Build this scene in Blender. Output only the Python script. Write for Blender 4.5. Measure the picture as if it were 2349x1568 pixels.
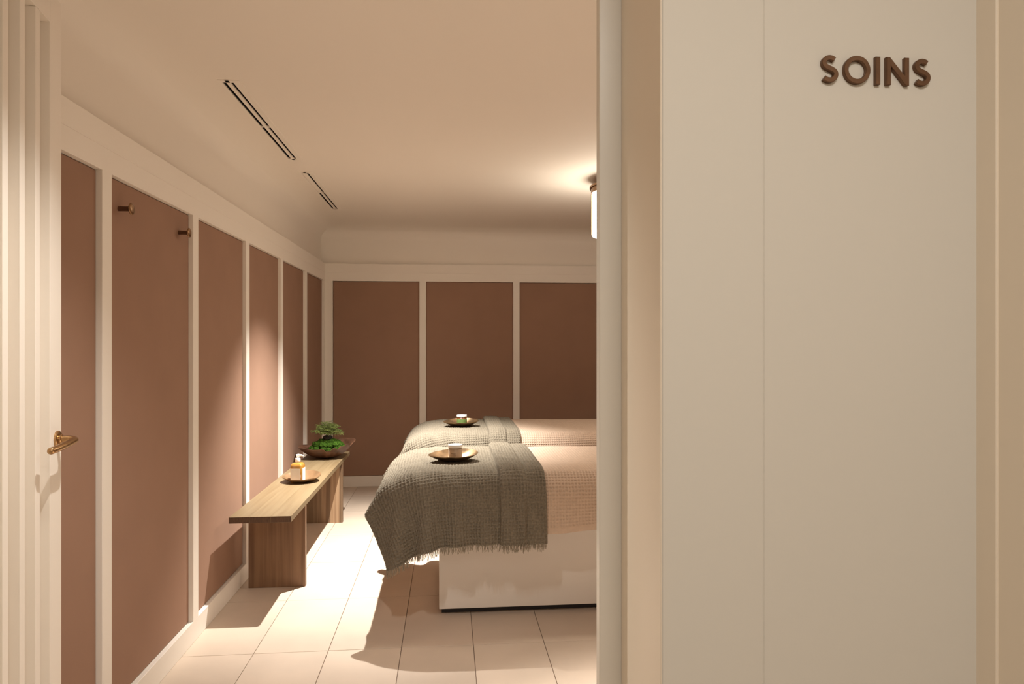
import bpy, bmesh, math, random
import numpy as np
from mathutils import Vector, Matrix

for o in list(bpy.data.objects):
    bpy.data.objects.remove(o, do_unlink=True)
scene = bpy.context.scene
C = scene.collection
R = math.radians

# ------------------------------------------------------------------ camera
cam_data = bpy.data.cameras.new('camera')
cam_data.sensor_width = 36.0
cam_data.lens = 24.0
cam_data.clip_start = 0.02
cam = bpy.data.objects.new('camera', cam_data)
cam.location = (0.0, 0.0, 1.30)
cam.rotation_euler = (R(90), 0, -math.atan(146.5 / 1566.0))
C.objects.link(cam)
scene.camera = cam

# ------------------------------------------------------------------ world, lights, exposure
world = bpy.data.worlds.new('world')
scene.world = world
world.use_nodes = True
world.node_tree.nodes['Background'].inputs[0].default_value = (0.9, 0.8, 0.7, 1)
world.node_tree.nodes['Background'].inputs[1].default_value = 0.02


def spot(name, loc, watts, col, size, blend, radius, aim=None):
    l = bpy.data.lights.new(name, 'SPOT')
    l.energy = watts
    l.color = col
    l.spot_size = R(size)
    l.spot_blend = blend
    l.shadow_soft_size = radius
    o = bpy.data.objects.new(name, l)
    o.location = loc
    if aim:
        o.rotation_euler = (Vector(aim) - Vector(loc)).to_track_quat('-Z', 'Y').to_euler()
    C.objects.link(o)
    return o


# two ceiling downlights of the treatment room: over the aisle, and just inside the door
spot('downlight_aisle', (-0.30, 4.14, 2.32), 490, (1.0, 0.98, 0.935), 84, 1.0, 0.012, (-0.38, 4.20, 0.0))
spot('downlight_door', (-0.34, 1.60, 2.32), 54, (1.0, 0.975, 0.93), 104, 0.8, 0.012)
spot('side_fill', (0.85, 1.70, 2.32), 430, (1.0, 0.975, 0.925), 58, 1.0, 0.012)  # added, no fixture: bounces off the unseen floor to brighten the near ceiling
# added wide fill disc without a fixture, lifts the room's ambient from out of view
pl_ = bpy.data.lights.new('wide_fill', 'AREA')
pl_.shape = 'DISK'
pl_.size = 0.22
pl_.energy = 8
pl_.color = (1.0, 0.92, 0.80)
po_ = bpy.data.objects.new('wide_fill', pl_)
po_.location = (1.15, 3.45, 2.325)
C.objects.link(po_)
# added corridor fill behind the camera, no fixture built
al = bpy.data.lights.new('corridor_fill', 'AREA')
al.shape = 'RECTANGLE'
al.size = 0.5
al.size_y = 0.5
al.energy = 12.0
al.color = (1.0, 0.96, 0.90)
ao = bpy.data.objects.new('corridor_fill', al)
ao.location = (0.18, -0.45, 2.30)
C.objects.link(ao)
LAMP_STRENGTH = 7.5

vs = scene.view_settings
vs.view_transform = 'Standard'
vs.look = 'None'
vs.exposure = 0.54
vs.gamma = 1.0
vs.use_curve_mapping = False


# ------------------------------------------------------------------ material helpers
def new_mat(name):
    m = bpy.data.materials.new(name)
    m.use_nodes = True
    nt = m.node_tree
    b = nt.nodes['Principled BSDF']
    return m, nt, b


def mat(name, col, rough=0.6, metal=0.0, var=0.0, vscale=8.0, bump=0.0, bscale=200.0, vec=(1, 1, 1), detail=3.0, spec=0.5,
        coat=0.0, col2=None, dist=0.002):
    m, nt, b = new_mat(name)
    b.inputs['Roughness'].default_value = rough
    b.inputs['Metallic'].default_value = metal
    b.inputs['Specular IOR Level'].default_value = spec
    b.inputs['Coat Weight'].default_value = coat
    tc = nt.nodes.new('ShaderNodeTexCoord')
    mp = nt.nodes.new('ShaderNodeMapping')
    mp.inputs['Scale'].default_value = vec
    nt.links.new(tc.outputs['Object'], mp.inputs['Vector'])
    if var > 0 or col2:
        n = nt.nodes.new('ShaderNodeTexNoise')
        n.inputs['Scale'].default_value = vscale
        n.inputs['Detail'].default_value = detail
        nt.links.new(mp.outputs[0], n.inputs['Vector'])
        r = nt.nodes.new('ShaderNodeValToRGB')
        r.color_ramp.elements[0].position = 0.3
        r.color_ramp.elements[1].position = 0.7
        c2 = col2 if col2 else tuple(c * (1 - var) for c in col)
        r.color_ramp.elements[0].color = (*c2, 1)
        r.color_ramp.elements[1].color = (*col, 1)
        nt.links.new(n.outputs['Fac'], r.inputs[0])
        nt.links.new(r.outputs[0], b.inputs['Base Color'])
    else:
        b.inputs['Base Color'].default_value = (*col, 1)
    if bump > 0:
        n2 = nt.nodes.new('ShaderNodeTexNoise')
        n2.inputs['Scale'].default_value = bscale
        n2.inputs['Detail'].default_value = 2.0
        nt.links.new(mp.outputs[0], n2.inputs['Vector'])
        bp = nt.nodes.new('ShaderNodeBump')
        bp.inputs['Strength'].default_value = bump
        bp.inputs['Distance'].default_value = dist
        nt.links.new(n2.outputs['Fac'], bp.inputs['Height'])
        nt.links.new(bp.outputs[0], b.inputs['Normal'])
    return m


def wood(name, c_light, c_dark, axis, rough=0.45, stave=0.0, scale=26.0):
    """fine straight grain along one axis, with optional glued staves across x"""
    m, nt, b = new_mat(name)
    b.inputs['Roughness'].default_value = rough
    tc = nt.nodes.new('ShaderNodeTexCoord')
    mp = nt.nodes.new('ShaderNodeMapping')
    s = [scale, scale, scale]
    s[axis] = scale * 0.035
    mp.inputs['Scale'].default_value = s
    nt.links.new(tc.outputs['Object'], mp.inputs['Vector'])
    n = nt.nodes.new('ShaderNodeTexNoise')
    n.inputs['Scale'].default_value = 1.6
    n.inputs['Detail'].default_value = 6
    n.inputs['Distortion'].default_value = 0.6
    nt.links.new(mp.outputs[0], n.inputs['Vector'])
    r = nt.nodes.new('ShaderNodeValToRGB')
    r.color_ramp.elements[0].position = 0.33
    r.color_ramp.elements[1].position = 0.62
    r.color_ramp.elements[0].color = (*c_dark, 1)
    r.color_ramp.elements[1].color = (*c_light, 1)
    nt.links.new(n.outputs['Fac'], r.inputs[0])
    out = r.outputs[0]
    if stave > 0:
        sx = nt.nodes.new('ShaderNodeSeparateXYZ')
        nt.links.new(tc.outputs['Object'], sx.inputs[0])
        mu = nt.nodes.new('ShaderNodeMath'); mu.operation = 'MULTIPLY'; mu.inputs[1].default_value = 1.0 / stave
        nt.links.new(sx.outputs[0], mu.inputs[0])
        fl = nt.nodes.new('ShaderNodeMath'); fl.operation = 'FLOOR'
        nt.links.new(mu.outputs[0], fl.inputs[0])
        wn = nt.nodes.new('ShaderNodeTexWhiteNoise'); wn.noise_dimensions = '1D'
        nt.links.new(fl.outputs[0], wn.inputs['W'])
        mr = nt.nodes.new('ShaderNodeMapRange')
        mr.inputs['To Min'].default_value = 0.55
        mr.inputs['To Max'].default_value = 1.1
        nt.links.new(wn.outputs['Value'], mr.inputs['Value'])
        mx = nt.nodes.new('ShaderNodeMix'); mx.data_type = 'RGBA'; mx.blend_type = 'MULTIPLY'
        mx.inputs['Factor'].default_value = 1.0
        nt.links.new(out, mx.inputs[6])
        nt.links.new(mr.outputs[0], mx.inputs[7])
        out = mx.outputs[2]
    nt.links.new(out, b.inputs['Base Color'])
    bp = nt.nodes.new('ShaderNodeBump')
    bp.inputs['Strength'].default_value = 0.15
    bp.inputs['Distance'].default_value = 0.001
    nt.links.new(n.outputs['Fac'], bp.inputs['Height'])
    nt.links.new(bp.outputs[0], b.inputs['Normal'])
    return m


def glow(name, col, strength):
    m, nt, b = new_mat(name)
    b.inputs['Base Color'].default_value = (0.9, 0.88, 0.84, 1)
    b.inputs['Emission Color'].default_value = (*col, 1)
    b.inputs['Emission Strength'].default_value = strength
    return m


M = {}
M['plaster'] = mat('plaster', (0.87, 0.80, 0.71), 0.8, bump=0.05, bscale=60)
M['trim'] = mat('trim_paint', (0.87, 0.80, 0.71), 0.55, bump=0.03, bscale=90)
M['corridor_paint'] = mat('corridor_paint', (0.70, 0.655, 0.58), 0.7, bump=0.04, bscale=120)
M['corridor_satin'] = mat('corridor_satin', (0.72, 0.665, 0.58), 0.3)
M['jamb_paint'] = mat('jamb_paint', (0.85, 0.74, 0.60), 0.45)
M['fabric_panel'] = mat('fabric_panel', (0.345, 0.205, 0.14), 0.9, var=0.06, vscale=5, bump=0.15, bscale=900, spec=0.2)
M['tile'] = mat('tile', (0.62, 0.495, 0.385), 0.5, var=0.14, vscale=3.2, detail=6, bump=0.05, bscale=60)
M['grout'] = mat('grout', (0.22, 0.15, 0.11), 0.9)
M['oak_top'] = wood('oak_top', (0.235, 0.168, 0.09), (0.19, 0.128, 0.064), 1, 0.45)
M['oak_leg'] = wood('oak_leg', (0.26, 0.145, 0.075), (0.17, 0.088, 0.045), 2, 0.5)
M['oak_leg_far'] = wood('oak_leg_staves', (0.40, 0.26, 0.15), (0.24, 0.135, 0.07), 2, 0.5, stave=0.031)
M['oak_end'] = mat('oak_end_shaded', (0.13, 0.068, 0.036), 0.6, var=0.35, vscale=60, vec=(3, 1, 1))  # end-grain tone darkened further to paint in the shade on the plank ends
M['bronze'] = mat('bronze', (0.36, 0.21, 0.11), 0.34, metal=1.0, var=0.35, vscale=14)
M['bronze_dark'] = mat('bronze_dark', (0.20, 0.115, 0.07), 0.4, metal=0.9, var=0.3, vscale=40)
M['brass'] = mat('brass', (0.50, 0.31, 0.15), 0.28, metal=1.0, var=0.2, vscale=30)
M['dish_bronze'] = mat('dish_bronze', (0.37, 0.235, 0.125), 0.36, metal=0.9, var=0.6, vscale=22, detail=5, bump=0.12, bscale=30)
M['dish_wood'] = mat('dish_wood', (0.30, 0.175, 0.085), 0.4, metal=0.25, var=0.4, vscale=16, detail=5)
M['bowl_wood'] = mat('bowl_wood', (0.17, 0.078, 0.043), 0.4, var=0.7, vscale=9, detail=6, vec=(1, 1, 2.6), bump=0.3, bscale=16)
M['white_plastic'] = mat('white_plastic', (0.86, 0.84, 0.80), 0.3)
M['black'] = mat('black', (0.012, 0.010, 0.011), 0.8)
M['plinth'] = mat('plinth_black', (0.018, 0.014, 0.015), 0.7)
M['bed_base'] = mat('bed_base_white', (0.80, 0.73, 0.66), 0.45)
M['mattress'] = mat('mattress', (0.60, 0.46, 0.37), 0.9)
M['sheet'] = mat('pink_waffle', (0.56, 0.42, 0.32), 0.95, var=0.08, vscale=40, spec=0.1)
M['throw'] = mat('olive_weave', (0.215, 0.18, 0.133), 0.95, var=0.30, vscale=120, spec=0.1)
M['throw2'] = mat('olive_fringe', (0.36, 0.30, 0.225), 0.95, var=0.3, vscale=60, spec=0.1)
M['moss'] = mat('moss', (0.055, 0.12, 0.012), 0.95, var=0.65, vscale=90, bump=1.0, bscale=260, spec=0.1, dist=0.006)
M['root'] = mat('dark_root', (0.02, 0.014, 0.01), 0.9, bump=0.5, bscale=80)
M['fern'] = mat('fern_needles', (0.145, 0.175, 0.028), 0.7, var=0.55, vscale=30)
M['fern_dark'] = mat('fern_stem', (0.05, 0.075, 0.015), 0.8)
M['jar_tan'] = mat('jar_tan', (0.46, 0.35, 0.25), 0.35)
M['jar_amber'] = mat('jar_amber', (0.16, 0.06, 0.02), 0.15)
M['label_green'] = mat('label_green', (0.115, 0.18, 0.05), 0.5, var=0.15, vscale=60)
M['label_white'] = mat('label_white', (0.80, 0.77, 0.70), 0.45)
M['print'] = mat('print_dark', (0.12, 0.07, 0.045), 0.7)
M['shade'] = glow('lamp_glass', (1.0, 0.91, 0.78), LAMP_STRENGTH)

# translucent amber liquid soap
m, nt, b = new_mat('amber_soap')
b.inputs['Base Color'].default_value = (0.42, 0.21, 0.04, 1)
b.inputs['Roughness'].default_value = 0.12
b.inputs['Subsurface Weight'].default_value = 0.6
b.inputs['Subsurface Radius'].default_value = (0.03, 0.015, 0.004)
b.inputs['Coat Weight'].default_value = 0.6
M['amber'] = m


# ------------------------------------------------------------------ mesh helpers
def link(name, me, material=None, parent=None):
    o = bpy.data.objects.new(name, me)
    C.objects.link(o)
    if material is not None and not me.materials:
        me.materials.append(M[material] if isinstance(material, str) else material)
    if parent:
        o.parent = parent
    return o


def tag(o, label=None, cat=None, group=None, kind=None):
    if label: o['label'] = label
    if cat: o['category'] = cat
    if group: o['group'] = group
    if kind: o['kind'] = kind
    return o


def empty(name, loc=(0, 0, 0), rz=0.0):
    o = bpy.data.objects.new(name, None)
    o.empty_display_size = 0.05
    o.location = loc
    o.rotation_euler = (0, 0, rz)
    C.objects.link(o)
    return o


def mesh_py(name, verts, faces, smooth=False):
    me = bpy.data.meshes.new(name)
    me.from_pydata([tuple(v) for v in verts], [], faces)
    if smooth:
        me.polygons.foreach_set('use_smooth', [True] * len(me.polygons))
    me.update()
    return me


def box_mesh(name, x0, x1, y0, y1, z0, z1, bev=0.0, seg=2):
    bm = bmesh.new()
    bmesh.ops.create_cube(bm, size=1.0)
    for v in bm.verts:
        v.co = Vector(((x0 + x1) / 2 + v.co.x * (x1 - x0), (y0 + y1) / 2 + v.co.y * (y1 - y0), (z0 + z1) / 2 + v.co.z * (z1 - z0)))
    if bev > 0:
        bmesh.ops.bevel(bm, geom=list(bm.edges), offset=bev, segments=seg, affect='EDGES', profile=0.5)
    me = bpy.data.meshes.new(name)
    bm.to_mesh(me)
    bm.free()
    return me


def box(name, x0, x1, y0, y1, z0, z1, material, parent=None, bev=0.0, seg=2):
    """box with its origin at the bottom centre"""
    cx, cy = (x0 + x1) / 2, (y0 + y1) / 2
    o = link(name, box_mesh(name, x0 - cx, x1 - cx, y0 - cy, y1 - cy, 0, z1 - z0, bev, seg), material, parent)
    o.location = (cx, cy, z0)
    return o


def lathe(name, prof, n=40, cap=True, smooth=True):
    """prof: list of (r, z), revolved about z"""
    vs_, fs = [], []
    for r, z in prof:
        for k in range(n):
            a = 2 * math.pi * k / n
            vs_.append((r * math.cos(a), r * math.sin(a), z))
    for i in range(len(prof) - 1):
        for k in range(n):
            k2 = (k + 1) % n
            fs.append((i * n + k, i * n + k2, (i + 1) * n + k2, (i + 1) * n + k))
    if cap:
        fs.append(tuple(reversed(range(n))))
        fs.append(tuple((len(prof) - 1) * n + k for k in range(n)))
    me = mesh_py(name, vs_, fs)
    if smooth:
        shade(me)
    return me


def shade(me, ang=40):
    me.polygons.foreach_set('use_smooth', [True] * len(me.polygons))
    bm = bmesh.new(); bm.from_mesh(me)
    for e in bm.edges:
        if len(e.link_faces) == 2 and e.calc_face_angle(0) > R(ang):
            e.smooth = False
    bm.to_mesh(me); bm.free()


def tube_geo(pts, rad, n=8, caps=True):
    """tube along a polyline; rad is a number or one per point"""
    pts = [Vector(p) for p in pts]
    rad = rad if hasattr(rad, '__len__') else [rad] * len(pts)
    vs_, fs = [], []
    t0 = (pts[1] - pts[0]).normalized()
    up = Vector((0, 0, 1)) if abs(t0.z) < 0.9 else Vector((1, 0, 0))
    nrm = t0.cross(up).normalized()
    for i, p in enumerate(pts):
        t = (pts[min(i + 1, len(pts) - 1)] - pts[max(i - 1, 0)]).normalized()
        nrm = (nrm - t * nrm.dot(t)).normalized()
        b_ = t.cross(nrm)
        for k in range(n):
            a = 2 * math.pi * k / n
            vs_.append(p + (nrm * math.cos(a) + b_ * math.sin(a)) * rad[i])
    for i in range(len(pts) - 1):
        for k in range(n):
            k2 = (k + 1) % n
            fs.append((i * n + k, i * n + k2, (i + 1) * n + k2, (i + 1) * n + k))
    if caps:
        fs.append(tuple(reversed(range(n))))
        fs.append(tuple((len(pts) - 1) * n + k for k in range(n)))
    return vs_, fs


def join_geo(parts):
    vs_, fs = [], []
    for v, f in parts:
        b0 = len(vs_)
        vs_ += v
        fs += [tuple(i + b0 for i in q) for q in f]
    return vs_, fs


def grid_mesh(name, P, smooth=True, flip=False):
    """P: (nu, nv, 3) array"""
    nu, nv = P.shape[:2]
    idx = np.arange(nu * nv).reshape(nu, nv)
    q = np.stack([idx[:-1, :-1], idx[1:, :-1], idx[1:, 1:], idx[:-1, 1:]], -1).reshape(-1, 4)
    if flip:
        q = q[:, ::-1]
    me = bpy.data.meshes.new(name)
    me.vertices.add(nu * nv)
    me.vertices.foreach_set('co', P.reshape(-1).astype(np.float32))
    me.loops.add(q.size)
    me.loops.foreach_set('vertex_index', q.reshape(-1).astype(np.int32))
    me.polygons.add(len(q))
    me.polygons.foreach_set('loop_start', np.arange(0, q.size, 4, dtype=np.int32))
    me.polygons.foreach_set('loop_total', np.full(len(q), 4, dtype=np.int32))
    me.update(calc_edges=True)
    if smooth:
        me.polygons.foreach_set('use_smooth', np.ones(len(q), dtype=bool))
    return me


# ------------------------------------------------------------------ room dimensions (metres)
XL, XP = -1.0953, -1.1140       # left wall: face of the trim, face of the fabric panels
XU = -1.1400                    # plaster above the rail
YB, YP = 6.2390, 6.2580         # back wall: the same two planes
YU = 6.2800
XR, YF = 2.15, 1.06             # right wall, room face of the partition
ZC = 2.33                       # ceiling
Z_BB, Z_P1, Z_RS, Z_R = 0.0930, 1.8480, 1.9230, 2.0030   # baseboard top, panel top, rail split, rail top

# ------------------------------------------------------------------ floor with single tiles
TX, TY = 0.3056, 0.5885
fl = box('floor', -1.75, XR + 0.1, -1.5, 6.4, -0.06, -0.0045, 'grout')
tag(fl, kind='structure')
gx, gy = 0.0026, 0.0026
tile_me = box_mesh('tile', -(TX - gx) / 2, (TX - gx) / 2, -(TY - gy) / 2, (TY - gy) / 2, 0, 0.006, 0.0009, 1)
tile_me.materials.append(M['tile'])
rng = random.Random(4)
# per-tile look: an offset of the mottling, taken from each object's own random value
nt = M['tile'].node_tree
oi = nt.nodes.new('ShaderNodeObjectInfo')
va = nt.nodes.new('ShaderNodeVectorMath'); va.operation = 'ADD'
cmb = nt.nodes.new('ShaderNodeVectorMath'); cmb.operation = 'SCALE'; cmb.inputs[0].default_value = (31, 17, 5)
nt.links.new(oi.outputs['Random'], cmb.inputs['Scale'])
mpn = [n for n in nt.nodes if n.bl_idname == 'ShaderNodeMapping'][0]
tcn = [n for n in nt.nodes if n.bl_idname == 'ShaderNodeTexCoord'][0]
nt.links.new(tcn.outputs['Object'], va.inputs[0])
nt.links.new(cmb.outputs[0], va.inputs[1])
nt.links.new(va.outputs[0], mpn.inputs['Vector'])
xs0, ys0 = -0.8087, 2.9355
for i in range(-3, 10):
    for j in range(-6, 7):
        cx, cy = xs0 + TX * (i + 0.5), ys0 + TY * (j + 0.5)
        if cx + TX / 2 > XR + 0.12 or cy - TY / 2 > 6.25:
            continue
        if cx < -1.2 and cy > 0.9:
            continue
        o = link('tile', tile_me, None, fl)
        o.matrix_parent_inverse = Matrix.Identity(4)
        o.location = Vector((cx, cy, -0.006 + rng.uniform(-0.0003, 0.0003))) - fl.location

# ------------------------------------------------------------------ left wall
wl = box('wall_left', -1.30, XP - 0.030, 0.98, 6.42, 0, 2.45, 'plaster')
tag(wl, kind='structure')


def child_box(par, name, x0, x1, y0, y1, z0, z1, material, bev=0.0015):
    o = box(name, x0, x1, y0, y1, z0, z1, material, None, bev, 1)
    o.parent = par
    o.location = o.location - par.location
    return o


P0, PW, SW = 2.617 * 0.8966, 0.7775, 0.062      # end of the first stile in view, stile pitch, stile width
ys = [P0 + PW * k for k in range(-2, 5)]
for k, y1 in enumerate(ys):
    child_box(wl, 'stile', XP - 0.031, XL, y1 - SW, y1, Z_BB - 0.002, Z_P1 + 0.002, 'trim')
child_box(wl, 'stile', XP - 0.031, XL, 6.175, YB + 0.02, Z_BB - 0.002, Z_P1 + 0.002, 'trim')
bounds = [1.06] + ys + [6.175]
for k in range(len(bounds) - 1):
    a = bounds[k]
    b_ = bounds[k + 1] - (SW if k < len(ys) else 0)
    if b_ - a > 0.05:
        child_box(wl, 'panel', XP - 0.031, XP, a + 0.002, b_ - 0.002, Z_BB + 0.002, Z_P1 - 0.002, 'fabric_panel', 0.002)
child_box(wl, 'lower_rail', XP - 0.031, XL, 1.06, YB + 0.02, Z_P1, Z_RS, 'trim', 0.0004)
child_box(wl, 'upper_rail', XP - 0.031, XL + 0.0012, 1.06, YB + 0.02, Z_RS, Z_R, 'trim', 0.0006)
bb = box('baseboard_left', XP - 0.031, XL, 1.06, YB + 0.02, 0, Z_BB, 'trim', None, 0.0012, 1)
tag(bb, kind='structure')

# ------------------------------------------------------------------ back wall
wb = box('wall_back', -1.12, XR, YP + 0.026, 6.42, 0, 2.45, 'plaster')
tag(wb, kind='structure')
m0 = [-0.2596, 0.5938, 1.447]     # left edge of each mullion
MW = 0.060
child_box(wb, 'stile', XL - 0.02, -1.0305, YB, YP + 0.027, Z_BB - 0.002, Z_P1 + 0.002, 'trim')
edges = [-1.0305]
for x in m0:
    child_box(wb, 'stile', x, x + MW, YB, YP + 0.027, Z_BB - 0.002, Z_P1 + 0.002, 'trim')
    edges += [x, x + MW]
edges.append(XR)
for k in range(0, len(edges), 2):
    child_box(wb, 'panel', edges[k] + 0.002, edges[k + 1] - 0.002, YP, YP + 0.027, Z_BB + 0.002, Z_P1 - 0.002, 'fabric_panel', 0.002)
child_box(wb, 'lower_rail', XL - 0.02, XR, YB, YP + 0.027, Z_P1, Z_RS, 'trim', 0.0004)
child_box(wb, 'upper_rail', XL - 0.02, XR, YB - 0.0012, YP + 0.027, Z_RS, Z_R, 'trim', 0.0006)
bb2 = box('baseboard_back', XL - 0.01, XR, YB, YP + 0.027, 0, Z_BB, 'trim', None, 0.0012, 1)
tag(bb2, kind='structure')

# ------------------------------------------------------------------ right wall
wr = box('wall_right', XR, XR + 0.12, 1.0, 6.42, 0, 2.45, 'fabric_panel')
tag(wr, kind='structure')

# ------------------------------------------------------------------ ceiling with a cove along the walls and holes for the vents
VX0, VX1 = -0.905, -0.8200
vents = [(2.776, 3.957), (4.233, 5.402)]
cr_h, cr_v = 0.17, 0.108
xa, yb_ = XU + cr_h, YU - cr_h
vx = [xa, VX0 + 0.006, VX1 - 0.006, XR + 0.02]
vy = [-1.5, vents[0][0] + 0.006, vents[0][1] - 0.006, vents[1][0] + 0.006, vents[1][1] - 0.006, yb_]
vs_, fs = [], []
for yy in vy:
    for xx in vx:
        vs_.append((xx, yy, ZC))
for j in range(5):
    for i in range(3):
        if i == 1 and j in (1, 3):
            continue
        a = j * 4 + i
        fs.append((a, a + 4, a + 5, a + 1))
NC = 14
prof = []
for k in range(NC + 1):
    t = math.pi / 2 * k / NC
    prof.append((cr_h * (1 - math.sin(t)), ZC - cr_v + cr_v * math.cos(t)))   # (distance from the wall, z)
prof.append((0.0, Z_R - 0.02))
b0 = len(vs_)
for d, z in prof:
    vs_.append((XU + d, 1.0, z)); vs_.append((XU + d, YU - d, z)); vs_.append((XR + 0.02, YU - d, z))
for k in range(len(prof) - 1):
    a, c = b0 + 3 * k, b0 + 3 * (k + 1)
    fs.append((a, a + 1, c + 1, c)); fs.append((a + 1, a + 2, c + 2, c + 1))
# corridor part to the left of the room edge
b0 = len(vs_)
vs_ += [(-1.75, -1.5, ZC), (xa, -1.5, ZC), (xa, 1.06, ZC), (-1.75, 1.06, ZC)]
fs.append((b0, b0 + 3, b0 + 2, b0 + 1))
me = mesh_py('ceiling', vs_, fs)
shade(me, 35)
ce = link('ceiling', me, 'plaster')
tag(ce, kind='structure')


def make_vent(y0, y1, label, closed):
    r = empty('ceiling_vent', ((VX0 + VX1) / 2, (y0 + y1) / 2, ZC))
    tag(r, label, 'air vent', 'slot vents in the ceiling')
    L, W = (y1 - y0) / 2, (VX1 - VX0) / 2
    s1, s2 = (-0.0285, -0.0145), (0.0030, 0.0140)
    zb, zt = -0.003, 0.004
    link('frame', box_mesh('f', -W, s1[0], -L, L, zb, zt, 0.001, 1), 'trim', r)
    link('frame', box_mesh('f', s2[1], W, -L, L, zb, zt, 0.001, 1), 'trim', r)
    link('centre_bar', box_mesh('f', s1[1], s2[0], -L, L, zb, zt, 0.001, 1), 'trim', r)
    for s in (-1, 1):
        a, b2 = (-L, -L + 0.022) if s < 0 else (L - 0.022, L)
        link('end_bar', box_mesh('f', s1[0], s2[1], a, b2, zb, zt, 0.0, 1), 'trim', r)
    link('divider', box_mesh('f', s1[0], s2[1], -0.008, 0.008, zb + 0.002, zt, 0.0, 1), 'trim', r)
    # dark duct above, an open box
    x0, x1, yy0, yy1, z0, z1 = -W + 0.006, W - 0.006, -L + 0.006, L - 0.006, 0.0005, 0.07
    v = [(x0, yy0, z0), (x1, yy0, z0), (x1, yy1, z0), (x0, yy1, z0), (x0, yy0, z1), (x1, yy0, z1), (x1, yy1, z1), (x0, yy1, z1)]
    f = [(4, 5, 6, 7), (0, 1, 5, 4), (1, 2, 6, 5), (2, 3, 7, 6), (3, 0, 4, 7)]
    link('duct', mesh_py('duct', v, f), 'black', r)
    if closed:
        link('blade', box_mesh('f', s1[0], s1[1], -L + 0.02, -0.006, 0.0, 0.003, 0, 1), 'trim', r)


make_vent(*vents[0], 'long pale two-slot ceiling vent nearer the slatted door', False)
make_vent(*vents[1], 'pale ceiling slot vent nearer the back wall, with one half slot shut', True)

# ------------------------------------------------------------------ partition with the doorway, seen from the corridor
YW, YJ = 0.80, 0.9874
XJ, XS = 0.2561, 0.2214
XC = 0.6612
wf = box('wall_front', XJ, 2.30, YW + 0.012, 1.06, 0, 2.45, 'corridor_paint')
tag(wf, kind='structure')
hd = box('wall_header', -0.90, XJ, YW + 0.012, 1.06, 2.19, 2.45, 'corridor_paint')
tag(hd, kind='structure')
wfl = box('wall_front_left', -1.75, -0.885, YW + 0.012, 1.06, 0, 2.45, 'corridor_paint')
tag(wfl, kind='structure')
XG = 0.3831
child_box(wf, 'panel', XJ, XG, YW, YW + 0.014, 0, 2.32, 'corridor_paint', 0.0012)
child_box(wf, 'panel', XG, XC + 0.02, YW, YW + 0.014, 0, 2.32, 'corridor_paint', 0.0012)
# door lining and stop
t1 = box('trim_1', XJ - 0.002, XJ + 0.02, YW + 0.0016, YJ, 0, 2.19, 'jamb_paint', None, 0.0012, 1)
tag(t1, kind='structure')
t2 = box('trim_2', XS, XJ + 0.02, YJ, 1.008, 0, 2.19, 'corridor_satin', None, 0.0012, 1)
tag(t2, kind='structure')
# corridor side wall on the right, with its corner batten
ws = box('wall_side', XC + 0.003, 0.80, -1.5, YW + 0.02, 0, 2.45, 'jamb_paint')
tag(ws, kind='structure')
t3 = box('trim_3', XC, XC + 0.02, 0.7690, YW + 0.004, 0, 2.33, 'jamb_paint', None, 0.001, 1)
tag(t3, kind='structure')
wc = box('wall_corridor_back', -1.75, 0.80, -1.6, -1.5, 0, 2.45, 'corridor_paint')
tag(wc, kind='structure')
wc2 = box('wall_corridor_left', -1.85, -1.75, -1.6, 1.06, 0, 2.45, 'corridor_paint')
tag(wc2, kind='structure')

# ------------------------------------------------------------------ slatted door, open into the room
DT = R(9.4)
far = Vector((-1.0, 1.874, 0.012))
DW = 0.875
# local x runs along the leaf from the free edge back to the hinge, local y is the face normal (to the right)
door = empty('door_1', far)
door.rotation_euler = (0, 0, math.atan2(-math.cos(DT), math.sin(DT)))
tag(door, kind='structure')
DH, GT, GB = 2.165, 2.085, 0.10
FD = 0.030    # depth of the slots


def dpart(name, x0, x1, y0, y1, z0, z1, material='trim', bev=0.0012):
    return link(name, box_mesh(name, x0, x1, y0, y1, z0, z1, bev, 1), material, door)


dpart('leaf', 0.0, DW, -0.048, -FD, 0, DH)
dpart('lock_stile', 0.0, 0.0729, -FD - 0.001, 0, 0, DH)
dpart('top_rail', 0.0729, DW, -FD - 0.001, 0, GT, DH, bev=0.0)
dpart('bottom_rail', 0.0729, DW, -FD - 0.001, 0, 0, GB, bev=0.0)
x = 0.1333
while x < DW - 0.05:
    dpart('slat', x, x + 0.0255, -FD - 0.001, 0, GB, GT)
    x += 0.0835
dpart('hinge_stile', DW - 0.04, DW, -FD - 0.001, 0, 0, DH)
# lever handle: rosette and a tube that leaves the leaf and bends back along it
hx, hz = 0.030, 1.040
ro = link('rosette', lathe('rosette', [(0.0, 0), (0.0215, 0), (0.0215, 0.004), (0.0195, 0.0062), (0.0, 0.0066)], 36, cap=False), 'brass', door)
ro.location = (hx, 0, hz)
ro.rotation_euler = (R(-90), 0, 0)
pts, rad = [], []
for k in range(5):
    pts.append((hx, 0.004 + 0.022 * k / 4, hz)); rad.append(0.0086)
for k in range(1, 11):
    a = math.pi / 2 * k / 10
    pts.append((hx + 0.024 * (1 - math.cos(a)), 0.026 + 0.021 * math.sin(a), hz - 0.002 * k / 10)); rad.append(0.0086)
for k in range(1, 11):
    t = k / 10
    pts.append((hx + 0.024 + 0.112 * t, 0.047 - 0.013 * t * t, hz - 0.002 - 0.009 * t)); rad.append(0.0086)
pts.append((hx + 0.1395, 0.0334, hz - 0.0113)); rad.append(0.0068)
pts.append((hx + 0.1415, 0.0330, hz - 0.0115)); rad.append(0.002)
me = mesh_py('lever', *tube_geo(pts, rad, 16))
shade(me, 60)
lv = link('lever', me, 'brass', ro)
lv.matrix_parent_inverse = ro.matrix_basis.inverted()
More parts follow.
